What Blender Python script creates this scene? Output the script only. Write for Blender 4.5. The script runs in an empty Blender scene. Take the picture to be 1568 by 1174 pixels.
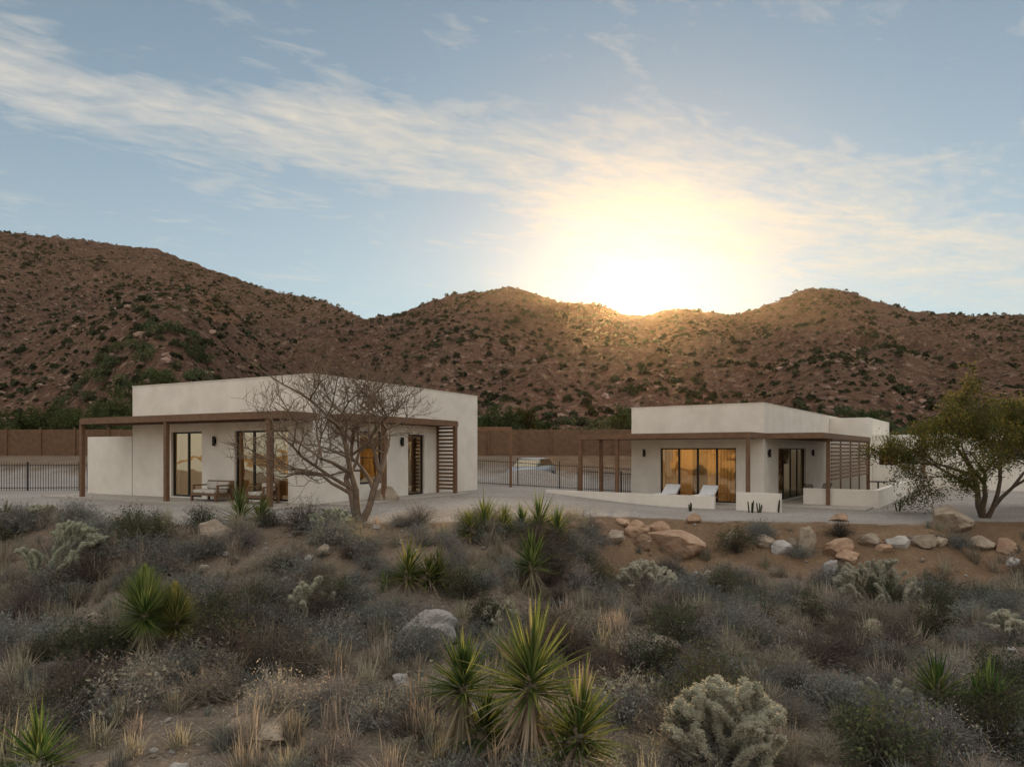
import bpy, math, random
import numpy as np
from mathutils import Vector, Matrix
random.seed(7); np.random.seed(7)
R=random.random
def U(a,b): return a+(b-a)*R()
F=1045.0; CX=784.0; HY=690.0; EYE=1.8
scene=bpy.context.scene
scene.view_settings.view_transform='Standard'
scene.view_settings.look='None'
scene.view_settings.exposure=0
# ---------------------------------------------------------------- noise
def _h(xi,yi,s):
    xi=xi.astype(np.int64); yi=yi.astype(np.int64)
    h=(xi*374761393+yi*668265263+s*982451653)&0xffffffff
    h=((h^(h>>13))*1274126177)&0xffffffff
    h=(h^(h>>16))&0xffffffff
    return h/4294967295.0
def vn(x,y,s=0):
    x=np.asarray(x,float); y=np.asarray(y,float)
    xi=np.floor(x); yi=np.floor(y); fx=x-xi; fy=y-yi
    fx=fx*fx*fx*(fx*(fx*6-15)+10); fy=fy*fy*fy*(fy*(fy*6-15)+10)
    a=_h(xi,yi,s);b=_h(xi+1,yi,s);c=_h(xi,yi+1,s);d=_h(xi+1,yi+1,s)
    return (a*(1-fx)+b*fx)*(1-fy)+(c*(1-fx)+d*fx)*fy
def fbm(x,y,o=4,s=0,ridge=False):
    t=0;a=.5;n=0
    for i in range(o):
        v=vn(x*2**i+17.3*i,y*2**i-9.1*i,s+i)
        if ridge: v=1-np.abs(2*v-1)
        t=t+a*v;n+=a;a*=.5
    return t/n
def ss(x,a,b):
    t=np.clip((np.asarray(x,float)-a)/(b-a),0,1); return t*t*(3-2*t)
# ---------------------------------------------------------------- terrain
RP=[(-900,330),(-400,340),(-100,350),(0,355),(90,362),(190,376),(240,380),(300,402),(350,421),(400,438),(430,448),(490,458),(520,468),(556,488),(600,483),(630,472),(660,462),(690,452),(740,447),(785,438),(820,450),(860,462),(900,464),(930,470),(950,479),(975,482),(1000,479),(1020,473),(1060,474),(1110,482),(1150,476),(1180,464),(1205,453),(1240,440),(1290,442),(1340,460),(1400,476),(1470,482),(1568,481),(1800,470),(2400,450)]
RK=np.array([(p[0]-CX)/F for p in RP]); RT=np.array([(HY-p[1])/F for p in RP])
def ridgeY(k): return 300+90*ss(-k,.2,.33)+30*(fbm(k*4+5,k*0,2,31)-.5)
def zones(X,Y):
    ye=17.2+4.6*ss(X,-.5,4)+.9*(fbm(X*.35,X*0+3,3,11)-.5)*2
    bw=5.2-1.6*ss(X,0,4)
    return ye,bw
def height(X,Y):
    X=np.asarray(X,float);Y=np.asarray(Y,float)
    padz=-.5*ss(X,-1,7)
    ye,bw=zones(X,Y)
    fz=-1.5-.3*ss(X,0,8)+.5*(fbm(X*.25,Y*.25,3,3)-.5)+.16*(fbm(X*1.3,Y*1.3,3,4)-.5)-.25*ss(-Y,0,30)
    q=ss(Y,ye-bw,ye)
    rough=.28*(fbm(X*.9,Y*.9,4,8)-.5)*np.clip(q*(1-q)*4,0,1)
    z=fz*(1-q)+padz*q+rough+.03*(fbm(X*.6,Y*.6,3,5)-.5)
    z=z+.85*np.exp(-((X-1.3)/2.6)**2-((Y-38.8)/1.0)**2)
    rs=43+13*ss(X,8,13); 
    z=z+(1.45-padz)*ss(Y,rs,rs+7)
    Ys=np.maximum(Y,1); k=np.clip(X/np.maximum(Y,55.),-1.6,1.5)
    T=np.interp(k,RK,RT)+.004*(fbm(k*60,k*0,3,21)-.5)+.003*(fbm(k*250,k*0,2,22)-.5)
    Yr=ridgeY(k); Y0=60.
    w=(Y-Y0)/(Yr-Y0); wc=np.clip(w,0,1)
    S=.30*wc+.70*wc**1.25
    zh=EYE+Y*T*S
    gul=fbm(X*.016+2,Y*.010,4,41,True)-.55
    zh=zh+gul*36*np.clip(wc*(1-wc)*4,0,1)*np.clip(wc*1.6,0,1)
    zh=zh+(fbm(X*.12,Y*.12,4,43)-.5)*3.4*np.clip(wc*8,0,1)*np.clip((1-wc)*12+.12,0,1)
    zr=EYE+Yr*T
    zh=np.where(w>1,zr-(Y-Yr)*.35,zh)
    px=CX+F*k
    pk=.222*np.exp(-((px-262)/210.)**2)+.10*np.exp(-((px+60)/200.)**2)+.02
    sp=EYE+205*pk-np.abs(Y-205)*(.34+.1*(Y>205))+ (fbm(X*.05,Y*.05,4,51)-.5)*8
    zh=np.where(px<640,np.maximum(zh,np.where(sp>3,sp,-9)),zh)
    pk2=.155*np.exp(-((px-1290)/230.)**2)
    sp2=EYE+190*pk2-np.abs(Y-190)*.3+(fbm(X*.05,Y*.05,4,52)-.5)*7
    zh=np.where(sp2>3,np.maximum(zh,sp2),zh)
    hb=ss(Y,56,72)
    zh=np.maximum(zh,-60)
    return z*(1-hb)+np.maximum(zh,1.3)*hb*(Y<=Yr)+ zh*hb*(Y>Yr)
def hz(x,y): return float(height(np.array([x]),np.array([y]))[0])
def P(px,y): return (px-CX)*y/F
def ground_at(px,py):
    ys=np.arange(4,70,.05); xs=(px-CX)/F*ys; zr=EYE-(py-HY)/F*ys
    h=height(xs,ys); i=np.argmax(zr<=h)
    return xs[i],ys[i],h[i]
# ---------------------------------------------------------------- node helpers
def new_mat(n):
    m=bpy.data.materials.new(n); m.use_nodes=True; nt=m.node_tree; nt.nodes.clear()
    o=nt.nodes.new('ShaderNodeOutputMaterial'); return m,nt,o
def N(nt,t,**k):
    n=nt.nodes.new(t)
    for a,b in k.items(): setattr(n,a,b)
    return n
def setin(nt,sock,v):
    if isinstance(v,bpy.types.NodeSocket): nt.links.new(v,sock)
    elif isinstance(v,(tuple,list)): sock.default_value=tuple(v)+((1,) if len(v)==3 and len(sock.default_value)==4 else ())
    else: sock.default_value=v
def M(nt,op,a,b=0,c=None,clamp=False):
    n=N(nt,'ShaderNodeMath',operation=op,use_clamp=clamp); setin(nt,n.inputs[0],a); setin(nt,n.inputs[1],b)
    if c is not None: setin(nt,n.inputs[2],c)
    return n.outputs[0]
def mix(nt,f,a,b,bt='MIX'):
    n=N(nt,'ShaderNodeMix',data_type='RGBA',blend_type=bt); setin(nt,n.inputs[0],f); setin(nt,n.inputs[6],a); setin(nt,n.inputs[7],b); return n.outputs[2]
def noise(nt,vec,scale,detail=4,rough=.55,dist=0):
    n=N(nt,'ShaderNodeTexNoise'); n.inputs['Scale'].default_value=scale;n.inputs['Detail'].default_value=detail;n.inputs['Roughness'].default_value=rough;n.inputs['Distortion'].default_value=dist
    if vec is not None: nt.links.new(vec,n.inputs['Vector'])
    return n.outputs['Fac']
def rng(nt,v,a,b,c=0,d=1):
    n=N(nt,'ShaderNodeMapRange'); n.clamp=True; setin(nt,n.inputs[0],v)
    for i,x in enumerate((a,b,c,d)): n.inputs[i+1].default_value=x
    return n.outputs[0]
def bump(nt,h,s,d=.05):
    n=N(nt,'ShaderNodeBump'); n.inputs['Strength'].default_value=s; n.inputs['Distance'].default_value=d; nt.links.new(h,n.inputs['Height']); return n.outputs[0]
def pos(nt): return N(nt,'ShaderNodeNewGeometry').outputs['Position']
def obj(nt): return N(nt,'ShaderNodeTexCoord').outputs['Object']
def surf(name,c1,c2,scale=5,rough=.8,bs=.2,bscale=None,bd=.02,spec=.3,vec='obj',rand=0,metal=0):
    m,nt,o=new_mat(name); v=obj(nt) if vec=='obj' else pos(nt)
    f=rng(nt,noise(nt,v,scale,3,.6),.3,.7); col=mix(nt,f,c1,c2)
    if rand:
        oi=N(nt,'ShaderNodeObjectInfo'); r=rng(nt,oi.outputs['Random'],0,1,1-rand,1+rand)
        hs=N(nt,'ShaderNodeHueSaturation'); nt.links.new(col,hs.inputs['Color']); nt.links.new(r,hs.inputs['Value']); col=hs.outputs[0]
    p=N(nt,'ShaderNodeBsdfPrincipled'); nt.links.new(col,p.inputs['Base Color']); p.inputs['Roughness'].default_value=rough; p.inputs['Specular IOR Level'].default_value=spec; p.inputs['Metallic'].default_value=metal
    if bs: nt.links.new(bump(nt,noise(nt,v,bscale or scale*4,3,.65),bs,bd),p.inputs['Normal'])
    nt.links.new(p.outputs[0],o.inputs[0]); return m
def leafmat(name,c1,c2,trans=.35,tc=None,rand=.3,scale=2.5,hv=.03,rough=.7):
    m,nt,o=new_mat(name)
    oi=N(nt,'ShaderNodeObjectInfo'); r=rng(nt,oi.outputs['Random'],0,1,1-rand,1+rand)
    f=N(nt,'ShaderNodeNewGeometry').outputs['Random Per Island']; col=mix(nt,f,c1,c2)
    r2=M(nt,'FRACT',M(nt,'MULTIPLY',oi.outputs['Random'],7.31)); h=rng(nt,r2,0,1,.5-hv,.5+hv)
    hs=N(nt,'ShaderNodeHueSaturation'); nt.links.new(col,hs.inputs['Color']); nt.links.new(r,hs.inputs['Value']); nt.links.new(h,hs.inputs['Hue']); col=hs.outputs[0]
    p=N(nt,'ShaderNodeBsdfDiffuse'); nt.links.new(col,p.inputs[0])
    t=N(nt,'ShaderNodeBsdfTranslucent'); 
    if tc: t.inputs[0].default_value=tc+(1,)
    else: nt.links.new(col,t.inputs[0])
    if trans<=0: nt.links.new(p.outputs[0],o.inputs[0]); return m
    ms=N(nt,'ShaderNodeMixShader'); ms.inputs[0].default_value=trans; nt.links.new(p.outputs[0],ms.inputs[1]); nt.links.new(t.outputs[0],ms.inputs[2]); nt.links.new(ms.outputs[0],o.inputs[0]); return m
# ---------------------------------------------------------------- mesh builder
class MB:
    def __init__(s): s.v=[];s.f=[];s.m=[]
    def add(s,vs,fs,mat=0):
        b=len(s.v); s.v.extend([tuple(x) for x in vs]); s.f.extend([tuple(b+i for i in f) for f in fs]); s.m.extend([mat]*len(fs))
    def box(s,x0,x1,y0,y1,z0,z1,mat=0):
        x0,x1=min(x0,x1),max(x0,x1);y0,y1=min(y0,y1),max(y0,y1)
        vs=[(x,y,z) for z in(z0,z1) for y in(y0,y1) for x in(x0,x1)]
        s.add(vs,[(0,2,3,1),(4,5,7,6),(0,1,5,4),(2,6,7,3),(0,4,6,2),(1,3,7,5)],mat)
    def tube(s,pts,rad,n=6,mat=0,cap=True):
        pts=[Vector(p) for p in pts]; vs=[]; L=len(pts)
        up=Vector((.3,.2,1)).normalized()
        for i,p in enumerate(pts):
            d=(pts[min(i+1,L-1)]-pts[max(i-1,0)]).normalized()
            a=d.cross(up); 
            if a.length<.05: a=d.cross(Vector((1,0,0)))
            a.normalize(); b=d.cross(a)
            for j in range(n):
                t=2*math.pi*j/n; vs.append(p+(a*math.cos(t)+b*math.sin(t))*rad[i])
        fs=[(i*n+j,i*n+(j+1)%n,(i+1)*n+(j+1)%n,(i+1)*n+j) for i in range(L-1) for j in range(n)]
        if cap: fs+= [tuple(range(n))[::-1],tuple((L-1)*n+j for j in range(n))]
        s.add(vs,fs,mat)
    def leaf(s,p,sz,mat=0,asp=.45):
        d=Vector((R()-.5,R()-.5,R()-.5)).normalized()*sz; e=d.orthogonal().normalized()*sz*asp
        e=Matrix.Rotation(R()*6.28,3,d.normalized())@e
        p=Vector(p); s.add([p-d*.5,p+e*.5,p+d*.5,p-e*.5],[(0,1,2,3)],mat)
    def blade(s,p,d,L,w,droop,mat=0,segs=3,fold=0.0):
        d=Vector(d).normalized(); side=d.cross(Vector((0,0,1)))
        if side.length<.05: side=Vector((1,0,0))
        side.normalize(); p=Vector(p); vs=[]; 
        for i in range(segs+1):
            t=i/segs; c=p+d*L*t+Vector((0,0,-1))*droop*L*t*t
            ww=w*(.55+.9*t if t<.4 else 0.91*(1-t)/.6+.04)*.5
            nrm=side.cross(d)
            if fold: vs+= [c-side*ww+nrm*ww*fold,c,c+side*ww+nrm*ww*fold]
            else: vs+= [c-side*ww,c+side*ww]
        if fold: fs=[f for i in range(segs) for f in((i*3,i*3+1,i*3+4,i*3+3),(i*3+1,i*3+2,i*3+5,i*3+4))]
        else: fs=[(i*2,i*2+1,i*2+3,i*2+2) for i in range(segs)]
        s.add(vs,fs,mat)
    def mesh(s,name,mats,smooth=False):
        me=bpy.data.meshes.new(name); me.from_pydata(s.v,[],s.f)
        for m in mats: me.materials.append(m)
        me.polygons.foreach_set('material_index',s.m)
        if smooth: me.polygons.foreach_set('use_smooth',[True]*len(s.f))
        me.update(); return me
    def obj(s,name,mats,parent=None,smooth=False,loc=None,rot=None,scale=None):
        return mkobj(name,s.mesh(name,mats,smooth),parent,loc,rot,scale)
def mkobj(name,me,parent=None,loc=None,rot=None,scale=None):
    o=bpy.data.objects.new(name,me); scene.collection.objects.link(o)
    if parent: o.parent=parent
    if loc is not None:o.location=loc
    if rot is not None:o.rotation_euler=rot
    if scale is not None:o.scale=(scale,)*3 if isinstance(scale,(int,float)) else scale
    return o
def empty(name,loc=(0,0,0),rz=0):
    o=bpy.data.objects.new(name,None); scene.collection.objects.link(o); o.location=loc; o.rotation_euler=(0,0,rz); o.empty_display_size=.3; return o
import bmesh
def sph(mb,c,r,n=1,mat=0,nz=.25,sd=0,sq=(1,1,1),cuts=0):
    bm=bmesh.new(); bmesh.ops.create_icosphere(bm,subdivisions=n,radius=1)
    V=np.array([v.co[:] for v in bm.verts])
    f=fbm(V[:,0]*1.3+sd*3.1,V[:,1]*1.3+V[:,2]*1.7+sd,3,sd)-.5
    f2=vn(V[:,0]*3+sd,V[:,2]*3+V[:,1]*2,sd+5)-.5
    f3=vn(V[:,0]*8+sd,V[:,2]*8+V[:,1]*6,sd+9)-.5
    V2=V*(1+nz*2*f+nz*.5*f2+nz*.15*f3)[:,None]
    rs=np.random.RandomState(sd+50)
    for i in range(cuts):
        n_=rs.randn(3); n_/=np.linalg.norm(n_); h_=rs.uniform(.55,.85); dd=V2@n_-h_; mk=dd>0; V2[mk]-=np.outer(dd[mk]*.88,n_)
    vs=[Vector(c)+Vector((v[0]*sq[0],v[1]*sq[1],v[2]*sq[2]))*r for v in V2]
    mb.add(vs,[tuple(v.index for v in fc.verts) for fc in bm.faces],mat); bm.free()
def scatter(name,me,xs,ys,sc,tilt=.12,dz=0,childname='plant'):
    n=len(xs); zs=height(xs,ys)+dz*sc; v=np.zeros((n,4,3))
    a=np.random.rand(n)*6.283
    tx=(np.random.rand(n)-.5)*tilt*2; ty=(np.random.rand(n)-.5)*tilt*2
    for j in range(4):
        an=a+j*math.pi/2+math.pi/4; dx=np.cos(an)*sc*.7071; dy=np.sin(an)*sc*.7071
        v[:,j,0]=xs+dx; v[:,j,1]=ys+dy; v[:,j,2]=zs+dx*tx+dy*ty
    m=bpy.data.meshes.new(name); m.from_pydata(v.reshape(-1,3).tolist(),[],[tuple(range(4*i,4*i+4)) for i in range(n)])
    p=mkobj(name,m); p.instance_type='FACES'; p.use_instance_faces_scale=True; p.instance_faces_scale=1
    p.show_instancer_for_render=False; p.show_instancer_for_viewport=False
    c=mkobj(childname,me,p); return p
# ---------------------------------------------------------------- materials
STUCCO=surf('stucco_cream',(.62,.57,.50),(.73,.685,.61),1.2,.9,.35,45,.01,.2)
WOOD=surf('stained_wood',(.12,.065,.035),(.18,.10,.055),6,.65,.2,30,.005)
FENCEW=surf('fence_wood',(.10,.055,.03),(.16,.09,.05),3,.8,.2,30,.005)
METAL=surf('dark_bronze_metal',(.02,.018,.016),(.03,.027,.024),5,.45,0,metal=.3)
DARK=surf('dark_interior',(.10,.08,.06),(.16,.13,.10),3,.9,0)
CUSH=surf('white_cushion',(.72,.72,.72),(.8,.8,.8),8,.85,.1)
CUSH2=surf('linen_cushion',(.42,.38,.33),(.5,.46,.40),8,.85,.1)
CONC=surf('concrete',(.30,.27,.23),(.38,.34,.29),3,.9,.2)
m,nt,o=new_mat('window_glass')
t=N(nt,'ShaderNodeBsdfTransparent'); t.inputs[0].default_value=(.7,.68,.62,1)
g=N(nt,'ShaderNodeBsdfGlossy'); g.inputs['Roughness'].default_value=.02; g.inputs[0].default_value=(.95,.82,.6,1)
nt.links.new(bump(nt,noise(nt,obj(nt),.9,2),.03,.3),g.inputs['Normal'])
ms=N(nt,'ShaderNodeMixShader'); ms.inputs[0].default_value=.36; nt.links.new(t.outputs[0],ms.inputs[1]); nt.links.new(g.outputs[0],ms.inputs[2]); nt.links.new(ms.outputs[0],o.inputs[0]); GLASS=m
BARK=surf('pale_bark',(.11,.078,.056),(.19,.135,.095),8,.9,.3,40,.01)
BARK2=surf('dark_bark',(.06,.045,.03),(.11,.08,.055),8,.9,.4,30,.02)
ROCK=surf('granite_boulder',(.19,.145,.105),(.36,.30,.23),2.2,.9,.8,7,.08,rand=.25)
ROCKR=surf('red_boulder',(.21,.13,.085),(.35,.24,.16),2.2,.9,.8,7,.08,rand=.25)
ROCKG=surf('grey_boulder',(.25,.23,.21),(.40,.38,.35),2.2,.9,.7,7,.06,rand=.2)
HROCK=surf('hill_rock',(.15,.092,.068),(.28,.19,.145),1.2,.95,0,rand=.45)
# ground material
m,nt,o=new_mat('desert_ground'); ps=pos(nt)
def att(n):
    a=N(nt,'ShaderNodeAttribute'); a.attribute_name=n; return a.outputs['Fac']
pad,bank,hill=att('pad'),att('bank'),att('hill')
n1=rng(nt,noise(nt,ps,.8,3,.65),.3,.7); n2=rng(nt,noise(nt,ps,9,3,.7),.35,.65); n3=rng(nt,noise(nt,ps,60,1,.6),.4,.62)
soil=mix(nt,n1,(.115,.09,.068),(.205,.167,.132)); soil=mix(nt,M(nt,'MULTIPLY',n2,.5),soil,(.28,.235,.19)); soil=mix(nt,M(nt,'MULTIPLY',n3,.4),soil,(.07,.056,.044))
vo=N(nt,'ShaderNodeTexVoronoi'); vo.inputs['Scale'].default_value=14; nt.links.new(ps,vo.inputs['Vector'])
peb=rng(nt,vo.outputs['Distance'],.16,.3,1,0); vs_=N(nt,'ShaderNodeSeparateColor'); nt.links.new(vo.outputs['Color'],vs_.inputs[0]); pm=M(nt,'MULTIPLY',peb,rng(nt,vs_.outputs[0],.45,.6))
soil=mix(nt,M(nt,'MULTIPLY',pm,.8),soil,(.34,.31,.275))
bk=mix(nt,n1,(.15,.10,.062),(.24,.165,.105)); bk=mix(nt,M(nt,'MULTIPLY',n2,.5),bk,(.115,.075,.05))
v2=N(nt,'ShaderNodeTexVoronoi'); v2.inputs['Scale'].default_value=30; nt.links.new(ps,v2.inputs['Vector'])
s2=N(nt,'ShaderNodeSeparateColor'); nt.links.new(v2.outputs['Color'],s2.inputs[0])
gr=mix(nt,s2.outputs[0],(.21,.195,.18),(.44,.41,.38)); gr=mix(nt,M(nt,'MULTIPLY',rng(nt,noise(nt,ps,.35,3,.6),.4,.65),.5),gr,(.24,.20,.16))
hn=rng(nt,noise(nt,ps,.05,3,.6),.3,.7); hn2=rng(nt,noise(nt,ps,.55,4,.75),.42,.6); hn3=rng(nt,noise(nt,ps,.22,3,.7),.5,.62)
hl=mix(nt,hn,(.105,.056,.040),(.165,.094,.066)); hl=mix(nt,M(nt,'MULTIPLY',hn2,.6),hl,(.26,.178,.132)); hl=mix(nt,M(nt,'MULTIPLY',hn3,.55),hl,(.055,.04,.028))
c=mix(nt,bank,soil,bk); c=mix(nt,pad,c,gr); c=mix(nt,hill,c,hl)
bh=M(nt,'ADD',M(nt,'MULTIPLY',n2,.5),M(nt,'MULTIPLY',peb,.35)); bh=M(nt,'MULTIPLY',bh,M(nt,'SUBTRACT',1,hill)); bh=M(nt,'ADD',bh,M(nt,'MULTIPLY',M(nt,'MULTIPLY',hn2,hill),20))
p=N(nt,'ShaderNodeBsdfDiffuse'); nt.links.new(c,p.inputs[0])
nt.links.new(bump(nt,bh,.8,.07),p.inputs['Normal']); nt.links.new(p.outputs[0],o.inputs[0]); GROUND=m
# ---------------------------------------------------------------- ground sheet
NS,NY=640,760
sarr=np.linspace(-1.15,1.15,NS); d=np.exp(np.linspace(math.log(8),math.log(760),NY))
S2,D2=np.meshgrid(sarr,d); YY=D2-30; XX=S2*D2
ZZ=height(XX,YY)
V=np.stack([XX,YY,ZZ],-1).reshape(-1,3)
idx=np.arange(NS*NY).reshape(NY,NS)
Fq=np.stack([idx[:-1,:-1],idx[:-1,1:],idx[1:,1:],idx[1:,:-1]],-1).reshape(-1,4)
me=bpy.data.meshes.new('ground'); me.vertices.add(len(V)); me.vertices.foreach_set('co',V.ravel())
me.loops.add(Fq.size); me.loops.foreach_set('vertex_index',Fq.ravel()); me.polygons.add(len(Fq)); me.polygons.foreach_set('loop_start',np.arange(0,Fq.size,4)); me.polygons.foreach_set('loop_total',np.full(len(Fq),4))
me.update(); me.validate()
me.polygons.foreach_set('use_smooth',np.ones(len(Fq),bool))
x,y=V[:,0],V[:,1]; ye,bw=zones(x,y); e=(fbm(x*1.5,y*1.5,3,77)-.5)*.9
padm=ss(y+e,ye-.1,ye+.25)*(1-ss(y+e*3,44+14*ss(x,8,13),47+14*ss(x,8,13)))
bankm=ss(y+e,ye-bw-.6,ye-bw+.8)*ss(x+e*2,.2,3)+.35*ss(y+e*2,ye-bw,ye-1)
for nm,a in(('pad',padm),('bank',np.clip(bankm,0,1)),('hill',ss(y,50,70))):
    at=me.attributes.new(nm,'FLOAT','POINT'); at.data.foreach_set('value',a.astype(np.float32))
me.materials.append(GROUND); mkobj('ground',me)
# eastern hills behind the camera (seen in the windows; sunset orange put into their colour to warm the reflections)
EH=surf('sunlit_hills',(.38,.22,.08),(.52,.32,.12),.05,.95,0,vec='pos')
mb=MB(); nx,ny=90,40; gx=np.linspace(-420,420,nx); gy=np.linspace(-21,-420,ny); GX,GY=np.meshgrid(gx,gy)
GZ=-1.9+ (.5*ss(-GY,25,60)) + 52*ss(-GY,70,330)*(.45+1.0*fbm(GX*.012,GY*.012,4,61))+ (fbm(GX*.06,GY*.06,3,62)-.5)*6*ss(-GY,60,120)
GZ=np.where(GY>-23,-2.6,GZ)
mb.add([(a,b,c_) for a,b,c_ in zip(GX.ravel(),GY.ravel(),GZ.ravel())],[(j*nx+i,(j+1)*nx+i,(j+1)*nx+i+1,j*nx+i+1) for j in range(ny-1) for i in range(nx-1)])
mb.obj('hills',[EH],smooth=True)
# ---------------------------------------------------------------- buildings
class Bld:
    def __init__(s,name,cx,cy,cz,v):
        s.c=(cx,cy); s.v=Vector(v).normalized(); s.u=Vector((-s.v[1],s.v[0])); s.z=cz
        s.e=empty(name,(cx,cy,cz),math.atan2(s.v[1],s.v[0]))
    def X(s,px,y):
        k=(px-CX)/F; ox=s.c[0]+s.u[0]*y; oy=s.c[1]+s.u[1]*y
        return (k*oy-ox)/(s.v[0]-k*s.v[1])
    def Y(s,px,x):
        k=(px-CX)/F; ox=s.c[0]+s.v[0]*x; oy=s.c[1]+s.v[1]*x
        return (k*oy-ox)/(s.u[0]-k*s.u[1])
    def W(s,x,y): return (s.c[0]+s.v[0]*x+s.u[0]*y, s.c[1]+s.v[1]*x+s.u[1]*y)
def wall(mb,axis,a0,a1,t0,t1,z1,ops,z0=-.4):
    def b(p,q,r,s_):
        if q-p<1e-4 or s_-r<1e-4: return
        if axis=='x': mb.box(p,q,t0,t1,r,s_)
        else: mb.box(t0,t1,p,q,r,s_)
    c=a0
    for (p,q,r,s_) in sorted(ops):
        b(c,p,z0,z1); b(p,q,s_,z1); b(p,q,z0,r); c=q
    b(c,a1,z0,z1)
CURTL=leafmat('sheer_curtain',(.63,.47,.27),(.63,.47,.27),.5,rand=0,hv=0)
def window(B,axis,p,q,zb,zt,face,inward,panels,name='window',curtain=0.,lights=0):
    fr=MB(); gl=MB(); rec=face+inward*.09
    def bx(m_,a,b_,d0,d1,z0,z1):
        if axis=='x': m_.box(a,b_,d0,d1,z0,z1)
        else: m_.box(d0,d1,a,b_,z0,z1)
    d0,d1=rec,rec+inward*.07; w=.06
    bx(fr,p,p+w,d0,d1,zb,zt); bx(fr,q-w,q,d0,d1,zb,zt); bx(fr,p+w,q-w,d0,d1,zt-w,zt); bx(fr,p+w,q-w,d0,d1,zb,zb+w)
    for i in range(1,panels):
        c=p+(q-p)*i/panels; bx(fr,c-.04,c+.04,d0+inward*.004,d1,zb+w,zt-w)
    if lights:
        for i in range(1,lights):
            z=zb+(zt-zb)*i/lights; bx(fr,p+w,q-w,d0+inward*.01,d1-inward*.01,z-.018,z+.018)
    fr.obj(name+'_frame',[METAL],B.e)
    gg=rec+inward*.035
    if axis=='x': gl.add([(p+w,gg,zb+w),(q-w,gg,zb+w),(q-w,gg,zt-w),(p+w,gg,zt-w)],[(0,1,2,3)])
    else: gl.add([(gg,p+w,zb+w),(gg,q-w,zb+w),(gg,q-w,zt-w),(gg,p+w,zt-w)],[(0,1,2,3)])
    gl.obj(name+'_glass',[GLASS],B.e)
    if curtain:
        cu=MB(); 
        for (a,b_) in((p+.05,p+(q-p)*curtain),(q-(q-p)*curtain,q-.05)):
            n=max(8,int((b_-a)*40)); vs=[];
            for i in range(n+1):
                t=a+(b_-a)*i/n; dd=rec+inward*(.28+.035*math.sin(i*1.1))
                for z in(zb+.02,zt+.05): vs.append((t,dd,z) if axis=='x' else (dd,t,z))
            cu.add(vs,[(2*i,2*i+2,2*i+3,2*i+1) for i in range(n)])
        cu.obj(name+'_curtain',[CURTL],B.e,smooth=True)
def sconce(B,axis,p,face,z,name='wall_sconce'):
    m_=MB()
    def bx(a,b_,d0,d1,z0,z1):
        if axis=='x': m_.box(a,b_,d0,d1,z0,z1)
        else: m_.box(d0,d1,a,b_,z0,z1)
    bx(p-.05,p+.05,face-.02,face,z-.1,z+.1); 
    c=(p,face-.08) if axis=='x' else (face-.08,p)
    m_.tube([(c[0],c[1],z-.17),(c[0],c[1],z+.17)],[.055,.055],12)
    m_.obj(name,[METAL],B.e)
def fill_lamp(B,x,y,z,e):
    """invented lamp and shade, added so the windows glow warm"""
    mb=MB(); mb.tube([(x,y,z+.12),(x,y,3.7)],[.01,.01],6); mb.tube([(x,y,z+.12),(x,y,z+.02)],[.05,.22],16,cap=False); mb.obj('added_lamp_shade',[METAL],B.e)
    l=bpy.data.lights.new('window_glow_fill','POINT'); l.energy=e; l.color=(1,.58,.22); l.shadow_soft_size=.12  # warm light added indoors to make the windows glow
    o=bpy.data.objects.new('window_glow_fill',l); scene.collection.objects.link(o); o.parent=B.e; o.location=(x,y,z-.06)
def pergola(B,x0,x1,y0,y1,zt,posts,run,name):
    m_=MB(); h=.2
    m_.box(x0,x1,y0,y0+.07,zt-h,zt); m_.box(x0,x1,y1-.07,y1,zt-h,zt)
    m_.box(x0,x0+.07,y0+.07,y1-.07,zt-h,zt); m_.box(x1-.07,x1,y0+.07,y1-.07,zt-h,zt)
    L=(x1-x0) if run=='x' else (y1-y0); n=int(L/.62)
    for i in range(1,n):
        c=(x0 if run=='x' else y0)+L*i/n
        if run=='x': m_.box(c-.03,c+.03,y0+.07,y1-.07,zt-.16,zt-.03)
        else: m_.box(x0+.07,x1-.07,c-.03,c+.03,zt-.16,zt-.03)
    Wd=(y1-y0) if run=='x' else (x1-x0); k=int(Wd/.13)
    for i in range(k):
        c=(y0 if run=='x' else x0)+.04+i*.13
        if run=='x': m_.box(x0+.01,x1-.01,c,c+.1,zt+.002,zt+.03)
        else: m_.box(c,c+.1,y0+.01,y1-.01,zt+.002,zt+.03)
    for (a,b_) in posts: m_.box(a-.07,a+.07,b_-.07,b_+.07,-.4,zt-h-.002)
    m_.obj(name,[WOOD],B.e)
# ---- building 1
B1=Bld('stucco_house',-6.5,22.3,0,(.47,.883)); H=4.3
LX=B1.X(731,0); LY=B1.Y(203,0)
opsL=[(B1.Y(309,0),B1.Y(262,0),.1,2.5),(B1.Y(441,0),B1.Y(359,0),.1,2.5)]
opsR=[(B1.X(551,0),B1.X(586,0),.6,2.5),(B1.X(625,0),B1.X(650,0),.05,2.45)]
mb=MB()
wall(mb,'y',0,LY,0,.3,H,opsL); wall(mb,'x',.3,LX,0,.3,H,opsR)
mb.box(.3,LX,LY-.3,LY,-.4,H); mb.box(LX-.3,LX,.3,LY-.3,-.4,H)
mb.obj('walls',[STUCCO],B1.e)
mb=MB(); mb.box(.3,LX-.3,.3,LY-.3,3.75,3.95); mb.obj('roof',[CONC],B1.e)
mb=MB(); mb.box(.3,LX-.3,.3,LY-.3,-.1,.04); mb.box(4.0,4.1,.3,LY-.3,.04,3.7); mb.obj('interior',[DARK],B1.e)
mb=MB(); c_=.02
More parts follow.
